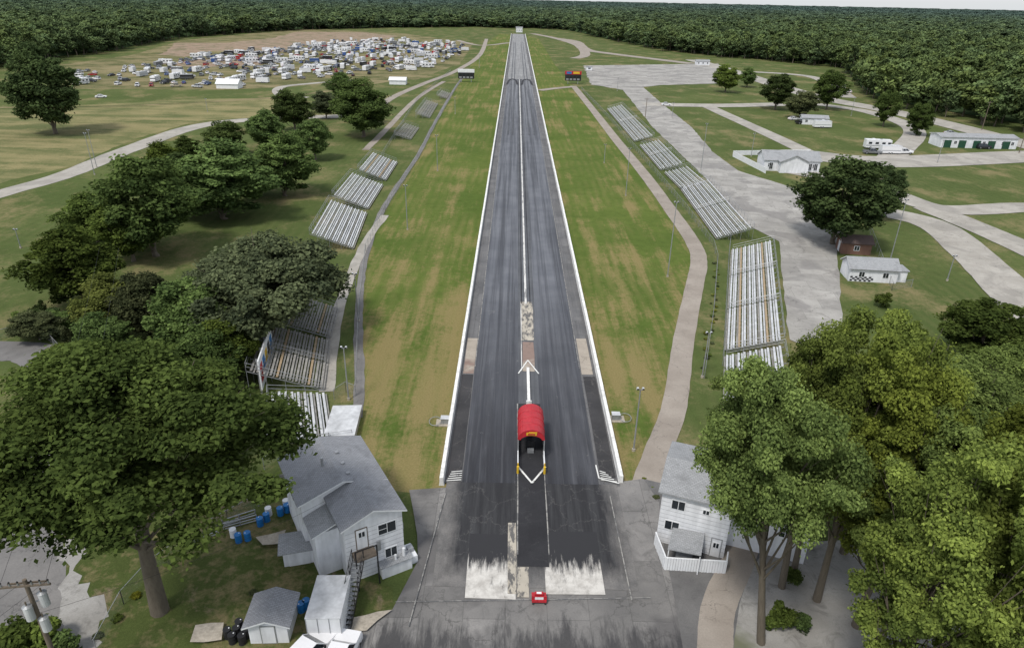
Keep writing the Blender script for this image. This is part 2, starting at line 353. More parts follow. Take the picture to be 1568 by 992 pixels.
def wall(x,y0,y1,name='guard_wall'):
    b=MB(); y=y0
    while y<y1:
        L=min(6,y1-y); j=random.uniform(-.015,.015)
        b.prism([(x-.28+j,.0),(x+.28+j,.0),(x+.2+j,.25),(x+.19+j,1.0),(x-.19+j,1.0),(x-.2+j,.25)],'y',y,y+L-.03,GW); y+=L
    b.obj(name)
wall(-6.75,55.5,975); wall(11.6,56.3,975)
b=MB(); b.box(2.2,2.55,71,79.5,0,.55,GW); b.box(2.05,2.7,70.8,70.98,0,.7,GW); b.obj('centre_barrier_wall')
# ------------------------------------------------------------ red canopy over the starting area
def canopy():
    b=MB(); w=1.45; y0,y1=60.4,65.6; hz=2.5
    n=14; arc=[(math.cos(math.pi*i/n)*w,hz+math.sin(math.pi*i/n)*1.25) for i in range(n+1)]
    inn=[(math.cos(math.pi*i/n)*(w-.08),hz-.02+math.sin(math.pi*i/n)*1.17) for i in range(n+1)]
    for i in range(n):
        b.poly([(arc[i][0],y0,arc[i][1]),(arc[i+1][0],y0,arc[i+1][1]),(arc[i+1][0],y1,arc[i+1][1]),(arc[i][0],y1,arc[i][1])][::-1],RED)
        b.poly([(inn[i][0],y0,inn[i][1]),(inn[i+1][0],y0,inn[i+1][1]),(inn[i+1][0],y1,inn[i+1][1]),(inn[i][0],y1,inn[i][1])],BLACK)
    b.poly([(p[0],y1,p[1]) for p in arc],RED)
    fas=[(p[0],y0-.02,p[1]) for p in arc]
    for i in range(n):
        q0=(inn[i][0]*.82,y0-.02,hz+(inn[i][1]-hz)*.45); q1=(inn[i+1][0]*.82,y0-.02,hz+(inn[i+1][1]-hz)*.45)
        b.poly([fas[i],fas[i+1],q1,q0],RED)
    for yy in (61.7,63,64.3):
        for i in range(n):
            b.tube((arc[i][0]*1.01,yy,arc[i][1]+.01),(arc[i+1][0]*1.01,yy,arc[i+1][1]+.01),.03,.03,RED,4,False)
    b.box(-.55,.55,y0-.07,y0-.03,hz+.62,hz+.95,YEL); b.box(-.38,.38,y0-.1,y0-.075,hz+.7,hz+.86,RED)
    b.box(-.3,.6,y0-.07,y0-.03,hz+.953,hz+1.03,YEL)
    for x in (-w,w-.12):
        for y in (y0,y0+2.5,y1-.12): b.box(x,x+.12,y,y+.12,.02,hz,STEEL)
        b.box(x+.01,x+.11,y0-2.175,y0-.003,1.05,1.12,WH); b.box(x+.01,x+.11,y0-2.175,y0-.003,.5,.57,WH)
        b.box(x,x+.12,y0-2.3,y0-2.18,.02,1.15,YEL)
        b.box(x+.03,x+.09,y0+.13,y1-.13,.02,1.2,BLACK)
        b.tube((x+.06,y0-2.6,.02),(x+.06,y0-2.6,1.0),.13,.13,YEL,10)
    b.box(-1.2,1.2,y0-2.2,y1,.02,.1,BLACK)
    b.box(-.5,.5,y0+1.5,y0+2.4,.103,1.3,BLACK); b.box(-.35,.35,y0+.9,y0+1.3,.103,.55,STEEL); b.box(-.25,.25,y0+2.8,y0+3.3,.103,1.9,BLACK)
    b.obj('starting_line_canopy',(2.4,-.3,.06))
canopy()
b=MB(); b.box(-.06,.06,-.045,.045,0,2.2,BLACK)
for i in range(6):
    for s_ in(-1,1): b.tube((s_*.14,-.1,.9+i*.2),(s_*.14,.02,.9+i*.2),.09,.09,YEL if i>1 else RED,8)
b.box(-.25,.25,-.05,.05,.8,2.15,BLACK); b.box(-.3,.3,-.3,.3,0,.12,WH); b.obj('christmas_tree_start_light',(2.4,67.3,.1))
x,y=G(825,921); b=MB(); b.box(-.6,.6,-.45,.45,.25,.45,RED); b.box(-.62,.62,-.35,-.3,.452,.85,RED); b.box(-.35,.35,-.38,-.355,.52,.76,WH); b.box(-.35,.35,.0,.3,.452,.7,RED); b.box(-.2,.2,.05,.25,.702,.72,WH)
for sx in(-.5,.5):
    for sy in(-.35,.35): b.tube((sx-.05,sy,.15),(sx+.05,sy,.15),.15,.15,RUBBER,10)
b.obj('red_track_cart',(x,y,.15))
# ------------------------------------------------------------ buildings
def gable(b,x0,x1,y0,y1,h,rh,wm,rm,ov=.35,ridge='y'):
    b.box(x0,x1,y0,y1,0,h,wm)
    ax=ridge
    p0,p1,q0,q1=(x0,x1,y0,y1) if ridge=='y' else (y0,y1,x0,x1)
    c=(p0+p1)/2
    b.prism([(p0+.02,h),(p1-.02,h),(c,h+rh-.06)],ax,q0+.02,q1-.02,wm)
    k=rh/((p1-p0)/2)
    for s_ in(-1,1):
        e=p0-ov if s_<0 else p1+ov; ez=h-ov*k
        pr=[(e,ez),(c,h+rh),(c,h+rh+.14),(e,ez+.14)]
        if s_>0: pr=pr[::-1]
        b.prism(pr,ax,q0-ov,q1+ov,rm,WH)
def win(b,face,c,z,w,h,at,door=False,frame=None):
    fr=frame or WH
    def bx(a0,a1,d0,d1,z0,z1,m):
        if face=='s': b.box(a0,a1,at-d1,at-d0,z0,z1,m)
        elif face=='e': b.box(at+d0,at+d1,a0,a1,z0,z1,m)
        else: b.box(at-d1,at-d0,a0,a1,z0,z1,m)
    bx(c-w/2-.08,c+w/2+.08,.003,.05,z-.08,z+h+.08,fr)
    bx(c-w/2,c+w/2,.053,.06,z,z+h,GLASS if not door else WALLW)
    if not door:
        bx(c-.025,c+.025,.062,.075,z,z+h,fr)
        if h>.9: bx(c-w/2,c-.027,.062,.073,z+h/2-.02,z+h/2+.02,fr)
R30=math.radians(30)
b=MB()
gable(b,-5.0,0,0,4.2,6.0,.95,WALLW,ROOF)
gable(b,-7.3,-.02,4.55,11.4,6.05,1.1,WALLW,ROOF)
b.box(-4.98,-.04,4.203,4.547,0,5.99,WALLW)
b.box(-7.0,-5.003,1.9,4.5,0,4.6,WALLW); b.prism([(-7.3,4.5),(-4.99,5.3),(-4.99,5.42),(-7.3,4.62)],'y',1.6,4.5,ROOFL,WH)
win(b,'s',-1.4,4.1,1.5,1.0,0); win(b,'s',-3.6,3.35,.9,2.0,0,True,WOODP); win(b,'s',-3.6,4.6,.5,.5,-.06)
win(b,'s',-1.2,1.4,1.0,.9,0); win(b,'e',2.5,4.2,1.6,1.1,0); win(b,'e',7.0,4.2,1.6,1.1,-.02);win(b,'e',10,4.2,1.2,1.1,-.02)
win(b,'w',8,4.2,1.0,.9,-7.3); win(b,'w',10.3,1.5,.9,1.9,-7.3,True)
for z in [k*.45+.3 for k in range(12)]:
    b.box(-4.99,-.01,-.012,-.002,z,z+.02,STEEL)
b.box(-2.4,.3,-.9,-.013,0,1.2,WALLW); b.box(-2.5,.4,-1.0,-.013,1.202,1.28,ROOFL); b.box(.33,1.0,-.5,1.2,0,.8,WALLW)
b.tube((-.2,-.4,1.285),(-.2,-.4,2.1),.14,.14,WH); b.tube((-1.0,-.5,1.285),(-1.0,-.5,1.8),.1,.1,WH); b.box(.4,.9,.1,.7,.803,1.2,STEEL)
b.box(-2.4,-2.1,-.2,-.06,2.6,3.6,STEEL); b.box(.02,.4,1,2,2.9,3.5,STEEL)
b.box(-4.6,-2.7,-1.2,-.013,3.1,3.25,WOODP)
for x in (-4.6,-2.8): b.box(x,x+.1,-1.22,-1.1,0,4.18,BLACK)
b.box(-4.6,-2.7,-1.21,-1.15,4.2,4.28,BLACK)
b.tube((-4.5,7.5,6.9),(-4.5,7.5,7.9),.12,.12,STEEL)
for yy in(5.2,6.8,8.6): b.box(-3.0,-2.7,yy,yy+.3,6.8,7.2,STEEL)
b.obj('white_start_tower_building',(-8.9,45.0,0),R30)
def stairs():
    b=MB(); n=17; L=5.2; hh=3.1
    for i in range(n): b.box(-.45,.45,-i*L/n-.28,-i*L/n,hh-(i+1)*hh/n,hh-(i+1)*hh/n+.05,STEEL)
    for x in(-.5,.46):
        b.prism([(0,hh-.25),(0,hh),(-L,.15),(-L,0),(-L+.3,0)],'x',x,x+.04,BLACK)
        b.tube((x+.02,0,hh+1),(x+.02,-L,1.0),.03,.03,BLACK,6); b.tube((x+.02,0,hh+.5),(x+.02,-L,.5),.02,.02,BLACK,6)
        for i in range(6):
            t=i/5; b.tube((x+.02,-L*t,hh*(1-t)),(x+.02,-L*t,hh*(1-t)+1),.03,.03,BLACK,6)
    return b
stairs().obj('metal_staircase',(-12.2,42.2,0),math.radians(-4))
b=MB()
gable(b,0,6.0,0,7.5,5.9,.9,WALLW,ROOFL,ridge='x')
win(b,'s',1.5,4.3,1.1,.9,0);win(b,'s',1.2,1.9,1.2,.9,0);win(b,'s',5.2,.1,.8,2.0,0,True,STEEL);win(b,'s',5.2,1.2,.45,.5,-.065);win(b,'w',4,4.2,1.4,1.0,0)
win(b,'s',3.9,4.5,.5,.4,0)
for z in [k*.45+.3 for k in range(12)]: b.box(.01,5.99,-.012,-.002,z,z+.02,STEEL)
b.prism([(1.3,2.1),(4.1,2.35),(4.1,2.45),(1.3,2.2)],'y',-2.9,-.013,ROOFL)
for x in(1.35,4.0): b.box(x,x+.08,-2.8,-2.72,0,2.1,WH)
b.box(2,3.4,-2.2,-.9,0,1.2,STEEL)
b.obj('white_timing_building',(13.7,48.1,0),math.radians(-20))
b=MB()
gable(b,0,7,0,7.5,5.2,1.0,WALLW,ROOFL,ridge='x'); win(b,'s',2,2.6,1,1,0); win(b,'s',5,2.6,1,1,0)
b.obj('white_announcer_annex',(19.7,47.9,0),math.radians(-20))
def rail_wall(name,pts,h,mat,th=.08):
    b=MB()
    for i in range(len(pts)-1):
        a=Vector(pts[i]);c=Vector(pts[i+1]);L=(c-a).length;d=(c-a)/L;n=Vector((-d.y,d.x))*th/2
        k=max(1,int(L/.22))
        for j in range(k):
            p=a+d*L*j/k;q=a+d*(L*(j+1)/k-.03); o=n*(1 if j%2 else 1.5)
            v=[(p-o),(q-o),(q+o),(p+o)]
            s=len(b.v); b.v+=[(x.x,x.y,0) for x in v]+[(x.x,x.y,h) for x in v]
            for f in ((4,5,6,7),(0,1,5,4),(1,2,6,5),(2,3,7,6),(3,0,4,7)): b.f.append([s+q_ for q_ in f]); b.m.append(b.mi(mat))
        b.tube((a.x,a.y,h+.02),(c.x,c.y,h+.02),.06,.06,mat,6)
    b.obj(name)
rail_wall('white_corrugated_fence',[(13.5,47.7),(13.8,44.6),(19.0,44.3),(19.4,45.4)],1.5,WH)
def house(u,v,rot,w,d,h,rh,wm,rm,ridge='x',wins=True):
    x,y=G(u,v); b=MB(); gable(b,-w/2,w/2,-d/2,d/2,h,rh,wm,rm,ridge=ridge)
    if wins:
        k=max(1,int(w/3))
        for i in range(k): win(b,'s',-w/2+w*(i+.5)/k,h*.38,.9,min(1.0,h*.35),-d/2)
        win(b,'w',0,.05,.9,2.0,-w/2,True); win(b,'e',d*.2,h*.4,.9,.9,w/2)
    return b,(x,y,0),math.radians(rot)
b,l,r=house(1328,425,-6,8.2,4.6,2.5,1.3,WALLW,ROOFL)
for i in range(10):
    for j in range(3):
        if (i+j)%2==0: b.box(-3.9+i*.4,-3.5+i*.4,-2.335,-2.306,.1+j*.3,.4+j*.3,BLACK)
b.box(4.2,6.0,-1.5,1.5,0,2.1,WALLW); b.box(4.2,6.2,-1.7,1.7,2.103,2.25,ROOFL)
b.obj('white_concession_stand',l,r)
b,l,r=house(1305,385,-8,5.5,4,2.4,1.0,REDD,ROOFB); b.obj('brown_shed',l,r)
b,l,r=house(1205,258,-4,16,8,3.2,2.0,WALLW,ROOFL); b.prism([(-3.98,3.19),(3.98,3.19),(0,4.98)],'y',-6.5,0,WALLW); b.box(-4,4,-6.5,-4.01,0,3.18,WALLW)
b.prism([(-4.4,3.1),(0,5.05),(0,5.2),(-4.4,3.25)],'y',-6.9,0,ROOFL);b.prism([(4.4,3.25),(0,5.2),(0,5.05),(4.4,3.1)],'y',-6.9,0,ROOFL)
for xx in(-6,5.2,6.8): win(b,'s',xx,.6,.9,1.8,-4.08,False,WH)
b.obj('white_office_building',l,r)
rail_wall('white_fence',px(1122,240,1165,262,1172,266),1.6,WH); rail_wall('white_fence',px(1122,238,1240,236),1.4,WH)
b,l,r=house(1487,224,-2,26,8,3.6,.7,WALLW,ROOFL)
for i in range(5): b.box(-12+i*5,-9.5+i*5,-4.12,-4.08,0,2.6,DARKG)
b.obj('white_garage_building',l,r)
b,l,r=house(1245,190,-10,10,5,2.6,.9,WALLW,ROOFL); b.obj('white_mobile_office',l,r)
b,l,r=house(610,129,0,9,6,2.3,1.3,WH,WH,wins=False); b.obj('white_event_tent',l,r)
b,l,r=house(352,135,0,11,7,2.4,2,WH,WH,wins=False); b.obj('white_event_tent',l,r)
b,l,r=house(795,50,0,9,5,6,1.0,WALLW,ROOFL); b.obj('shutdown_area_tower',l,r)
b,l,r=house(1075,100,0,10,5,3,.8,WALLW,ROOFL); b.obj('white_shed',l,r)
b=MB(); b.box(-1.3,1.3,-2.1,2.1,.35,2.65,WH); b.box(-1.34,1.34,-2.14,2.14,2.653,2.72,ALU)
for x in(-1.32,-.45,.42,1.27): b.box(x,x+.05,-2.15,-2.102,.35,2.64,STEEL)
for s_ in(-1,1):
    for y in(-.5,.4): b.tube((s_*1.2,y,.33),(s_*1.4,y,.33),.33,.33,RUBBER,14)
b.tube((0,-2.1,.4),(0,-3.0,.4),.05,.05,BLACK)
b.obj('enclosed_white_trailer',(*G(508,950),0),math.radians(2),bevel=.02)
b,l,r=house(421,962,3,2.9,2.7,2.0,.55,WALLW,ROOF,ridge='y',wins=False); win(b,'s',0,.1,1.0,1.7,-1.35,True,STEEL); b.obj('garden_shed',l,r)
b,l,r=house(460,852,15,2.6,1.9,1.7,.1,WALLW,ROOFL,wins=False); win(b,'s',0,.1,1.6,1.3,-.95,True); b.obj('white_storage_shed',l,r)
def barrel(m):
    b=MB(); b.tube((0,0,0),(0,0,.88),.29,.29,m,16)
    for z in(.02,.3,.58,.85): b.tube((0,0,z),(0,0,z+.04),.31,.31,m,16)
    b.tube((.12,.1,.893),(.12,.1,.92),.05,.05,WH,8); return b
bb=barrel(BLACK).obj('black_barrel',(*G(350,975),0)).data
for u,v in((364,972),(377,975),(357,983),(372,984),(368,962),(384,968)): place('black_barrel',bb,(*G(u,v),0))
bb=barrel(BLUE).obj('blue_barrel',(*G(430,788),0)).data
for u,v in((409,797),(399,804),(380,826),(366,829),(452,785),(462,935),(470,930),(440,783)): place('blue_barrel',bb,(*G(u,v),0),random.random()*6)
bb=barrel(WH).obj('white_barrel',(*G(439,776),0)).data; place('white_barrel',bb,(*G(358,821),0)); place('white_barrel',bb,(*G(412,788),0))
for u,v in((503,990),(493,983)): place('white_barrel',bb,(*G(u,v),0))
sheet('concrete_slab',px(300,962,345,956,338,985,293,988),CONC,.1,1)
sheet('concrete_slab',px(395,825,440,815,432,835,405,838),CONC,.15,1)
sheet('concrete_slab',px(540,950,600,938,560,970,535,972),CONC,.1,1)
def guard(name,pts,h=.8):
    b=MB()
    for i in range(len(pts)-1):
        a=Vector(pts[i]);c=Vector(pts[i+1]);L=(c-a).length
        for z in(h,h*.55,.15): b.tube((a.x,a.y,z),(c.x,c.y,z),.05,.05,STEEL,6)
        k=max(1,int(L/1.2))
        for j in range(k+1):
            p=a.lerp(c,j/k); b.tube((p.x,p.y,0),(p.x,p.y,h),.05,.05,STEEL,6)
    b.obj(name)
guard('steel_pipe_gate',px(342,806,392,790)); guard('steel_pipe_gate',px(343,812,394,798)); guard('steel_pipe_gate',px(288,836,335,818))
def plank(name,pts,h,m):
    b=MB()
    for i in range(len(pts)-1):
        a=Vector(pts[i]);c=Vector(pts[i+1]);d=(c-a).normalized();n=Vector((-d.y,d.x))*.04
        for z in(.15,.45,.75):
            if z+.22>h: break
            s=len(b.v); vv=[a-n,c-n,c+n,a+n]; b.v+=[(q.x,q.y,z) for q in vv]+[(q.x,q.y,z+.22) for q in vv]
            for f in((0,3,2,1),(4,5,6,7),(0,1,5,4),(1,2,6,5),(2,3,7,6),(3,0,4,7)): b.f.append([s+k for k in f]); b.m.append(b.mi(m))
        k=max(1,int((c-a).length/2))
        for j in range(k+1):
            p=a.lerp(c,j/k); b.box(p.x-.08,p.x+.08,p.y+.05,p.y+.2,0,h+.1,m)
    b.obj(name)
plank('wooden_rail_fence',px(345,758,400,742,450,730),.9,ALUO); plank('wooden_rail_fence',px(350,768,452,740),.7,WOODP)
def fence(pts,h=1.5,name='chain_link_fence',sp=3.0):
    b=MB(); pts=[Vector(p) for p in pts]
    for i in range(len(pts)-1):
        a,c=pts[i],pts[i+1]; L=(c-a).length; k=max(1,int(L/sp))
        b.tube((a.x,a.y,h),(c.x,c.y,h),.025,.025,STEEL,5,False)
        b.poly([(a.x,a.y,.03),(c.x,c.y,.03),(c.x,c.y,h-.03),(a.x,a.y,h-.03)],WIRE)
        for j in range(k+1):
            p=a.lerp(c,j/k); b.tube((p.x,p.y,0),(p.x,p.y,h+.05),.035,.035,STEEL,5)
    b.obj(name)
fence(px(545,605,550,480,560,385,590,322,640,242,672,182,705,125))
fence(px(512,612,530,600,545,606)); fence(px(405,720,440,690,505,680,540,675))
fence(px(1078,580,1092,480,1098,400,1092,378,1050,322,1000,262,935,185,890,138))
fence(px(1106,560,1115,400,1118,368,1075,300))
fence(px(150,1000,190,925,230,880,300,828,350,800,440,752)); fence(px(0,520,60,505,110,560,140,600))
fence(px(1395,440,1365,445,1330,352)); fence(px(585,240,640,152,690,110),1.3)
def pole(u,v,vt,name='light_pole',lamp=True,rad=.1):
    x,y=G(u,v); yt=G(u,vt)[1]; h=min(14,H*(1-y/yt)); b=MB()
    b.tube((0,0,0),(0,0,h),rad,rad*.6,STEEL if lamp else WOODP,8); b.tube((0,0,0),(0,0,.3),rad*2,rad*2,CONC,8)
    if lamp:
        b.box(-.3,.3,-.03,.03,h-.08,h,STEEL)
        for s_ in(-.28,.28): b.prism([(s_-.13,h),(s_+.13,h),(s_+.1,h+.2),(s_-.1,h+.2)],'y',-.16,.16,ALU,BLACK)
    else: b.box(-.9,.9,-.05,.05,h-.6,h-.48,WOODP); b.tube((.8,0,h-.48),(.8,0,h-.3),.05,.05,STEEL); b.tube((-.8,0,h-.48),(-.8,0,h-.3),.05,.05,STEEL)
    b.obj(name,(x,y,0))
for a in((624,352,285),(670,262,208),(549,492,420),(534,612,533),(697,175,150),(1075,578,510),(1022,424,310),(958,300,228),(970,690,596),(734,104,84),(945,140,120),(1362,402,306),(1073,262,190),
         (1029,180,158),(1150,240,205),(1303,178,150),(1298,340,300),(1435,250,215),(318,172,152),(145,268,205),(32,380,352),(148,256,200),(925,250,222),(1295,112,98),(1475,120,100),(1450,430,392)): pole(*a)
for a in((1330,340,270),(988,180,150),(1503,200,155),(1560,235,180)): pole(*a,name='utility_pole',lamp=False,rad=.15)
b=MB(); h=11
b.tube((0,0,0),(0,0,h),.19,.13,WOODP,12); b.box(-1.5,1.5,-.16,-.05,h-.5,h-.36,WOODP); b.box(-1.2,1.2,.14,.22,h-.5,h-.38,WOODP)
for x in(-1.4,-.9,-.4,.4,.9,1.4): b.tube((x,-.1,h-.36),(x,-.1,h-.1),.06,.04,STEEL,8); b.tube((x,-.1,h-.1),(x,-.1,h),.07,.03,BLACK,8)
for dx,dy,z in((.5,.3,h-2.6),(-.1,-.5,h-2.9),(.45,-.3,h-4.2)):
    b.tube((dx,dy,z),(dx,dy,z+1.1),.27,.27,ALU,14); b.tube((dx,dy,z+1.1),(dx,dy,z+1.2),.3,.1,STEEL,14); b.tube((dx,dy,z+1.2),(dx,dy,z+1.5),.05,.05,WOODP,6)
    b.tube((0,0,z+.6),(dx,dy,z+.6),.05,.05,STEEL,6)
PX,PY=G(37,887,11); b.obj('utility_pole_with_transformers',(PX,PY,0),math.radians(8))
def wire(p,q,sag=1.0,name='power_line'):
    b=MB(); p=Vector(p);q=Vector(q);n=14;pr=None
    for i in range(n+1):
        t=i/n; r=p.lerp(q,t); r.z-=sag*4*t*(1-t)
        if pr is not None: b.tube(pr,r,.012,.012,BLACK,4,False)
        pr=r
    b.obj(name)
for x in (-1.4,0,1.4): wire((PX+x,PY-.1,10.95),(PX-20+x,PY-38,11),1.2)
for x in(-1.4,1.4): wire((PX+x,PY-.1,10.95),(PX-28+x,PY+62,11),1.2)
wire((PX,PY,8),(-14.2,47.2,6.0),.9)
# ------------------------------------------------------------ bleachers
def bleacher(p0,p1,rows=10,rise=.28,run=.72,mat=ALU,name='bleacher',side=-1,old=None,rail=True,base=.3,split=1,riser=True):
    a=Vector(p0);c=Vector(p1); L=(c-a).length; d=(c-a)/L
    ang=math.atan2(d.y,d.x)-math.pi/2
    b=MB(); seg=L/split
    for s_ in range(split):
        y0=s_*seg+.15; y1=(s_+1)*seg-.15
        for r in range(rows):
            x=side*(r*run); z=base+r*rise
            mm=old if (old and r%5==2) else mat
            xs=sorted((x,x+side*.28)); b.box(xs[0],xs[1],y0,y1,z+.25,z+.3,mm)
            xs=sorted((x-side*.26,x-side*.04)); b.box(xs[0],xs[1],y0,y1,z,z+.04,mat if r%2 else ALUO)
            if r and riser: b.box(min(x,x+side*.03),max(x,x+side*.03),y0,y1,z-rise+.303,z-.003,STEEL if r%2 else mat)
        k=max(2,int(seg/2.4))
        for j in range(k+1):
            yy=y0+.05+(y1-y0-.15)*j/k; X=side*rows*run
            b.prism([(0,base-.05),(0,base-.17),(X,base+rows*rise-.17),(X,base+rows*rise-.05)] ,'y',yy,yy+.05,STEEL)
            for r in range(0,rows+1,3): b.tube((side*r*run,yy+.02,0),(side*r*run,yy+.02,base+r*rise-.05),.035,.035,STEEL,5,False)
            b.tube((X,yy+.02,base+rows*rise-.1),(X,yy+.02,base+rows*rise+1.05),.03,.03,STEEL,5,False)
        if rail:
            X=side*rows*run
            for z in(.55,1.05): b.tube((X,y0,base+rows*rise+z),(X,y1,base+rows*rise+z),.03,.03,STEEL,5,False)
            for yy in(y0,y1):
                for z in (.6,1.1): b.tube((0,yy,base+z),(X,yy,base+rows*rise+z),.03,.03,STEEL,5,False)
                for r in range(0,rows+1,3): b.tube((side*r*run,yy,base+r*rise),(side*r*run,yy,base+r*rise+1.1),.025,.025,STEEL,5,False)
    return b.obj(name,(a.x,a.y,0),ang)
B=lambda u0,v0,u1,v1,**k: bleacher(G(u0,v0),G(u1,v1),**k)
B(590,278,608,250,rows=10,side=-1,old=RUST)
B(563,322,586,285,rows=11,side=-1); B(540,383,561,328,rows=11,side=-1)
B(505,520,517,474,rows=11,side=-1,mat=ALUO,old=RUST,riser=False); B(494,600,504,524,rows=12,side=-1,mat=ALUO,old=RUST,split=2,riser=False)
B(508,682,497,606,rows=9,side=-1,mat=ALU,rise=.15,riser=False)
B(628,215,641,197,rows=6,run=.9,side=-1,mat=ALUO,riser=False);B(657,182,670,160,rows=6,run=.9,side=-1,mat=ALUO,riser=False);B(683,152,689,144,rows=5,run=.9,side=-1,mat=ALUO,riser=False)
B(1112,540,1121,385,rows=10,side=1,split=3,old=RUST); B(1108,705,1111,548,rows=10,side=1,split=2)
B(1098,368,1042,290,rows=9,run=.8,side=1,split=2,riser=False);B(1045,293,1018,266,rows=7,run=.95,side=1,riser=False);B(1012,262,980,224,rows=7,run=.95,side=1,split=2,riser=False);B(972,218,930,168,rows=7,run=.95,side=1,split=2,riser=False)
b=MB(); b.box(-1.6,1.6,-3,3,0,1.0,CONC); b.box(-1.7,1.7,-3.1,3.1,1.003,1.1,ALU); b.obj('viewing_platform',(*G(527,655),0),math.radians(4))
b=MB(); b.box(-.08,.08,-5,5,.8,4.8,WH)
for y in(-4.5,-1.5,1.5,4.5): b.box(-.35,-.1,y,y+.2,0,4.8,STEEL)
for i in range(5): b.box(.083,.1,-4.6+i*1.9,-3.2+i*1.9,1.6,4.0,(RED,BLUE,YEL,BLACK,BLUE)[i])
b.obj('billboard',(*G(412,575),0),math.radians(10))
def score(u,v,top):
    b=MB()
    for x in(-3,2.7): b.box(x,x+.3,-.15,.15,0,1.79,STEEL)
    b.box(-4.6,4.6,-.4,.4,1.8,5.2,BLACK); b.box(-4.7,4.7,-.45,.45,5.203,7.0,top)
    for i in range(4):
        b.box(-4+i*2.1,-2.6+i*2.1,-.45,-.403,2.2,3.0,STEEL); b.box(-4+i*2.1,-2.6+i*2.1,-.45,-.403,3.6,4.6,GLASS)
    b.box(-3.8,-1,-.5,-.453,5.5,6.7,BLUE if top is RED else WH); b.box(0,3.6,-.5,-.453,5.5,6.7,YEL if top is RED else WH)
    b.obj('scoreboard',(*G(u,v),0))
score(714,126,WH); score(877,129,RED)
b=MB(); b.box(-2,2,-1.5,1.5,0,2.4,WALLW); b.box(-2.3,2.3,-1.8,1.8,2.403,2.6,ROOFL); win(b,'s',0,1,1.6,.8,-1.5); b.obj('finish_line_hut',(*G(902,108),0))
for u,v in((681,648),(943,642)):
    b=MB(); b.box(-1,.9,-.7,.7,0,.12,CONC); b.box(-.4,.5,-.35,.35,.123,.8,STEEL); b.box(-.45,.55,-.4,.4,.803,.86,ALU)
    n=18
    for i in range(n):
        t0=2*math.pi*i/n;t1=2*math.pi*(i+1)/n; b.tube((-1.1+math.cos(t0)*.7,math.sin(t0)*.9,.3),(-1.1+math.cos(t1)*.7,math.sin(t1)*.9,.3),.04,.04,STEEL,5,False)
    b.obj('generator_box',(*G(u,v),0),0 if u<800 else math.pi)
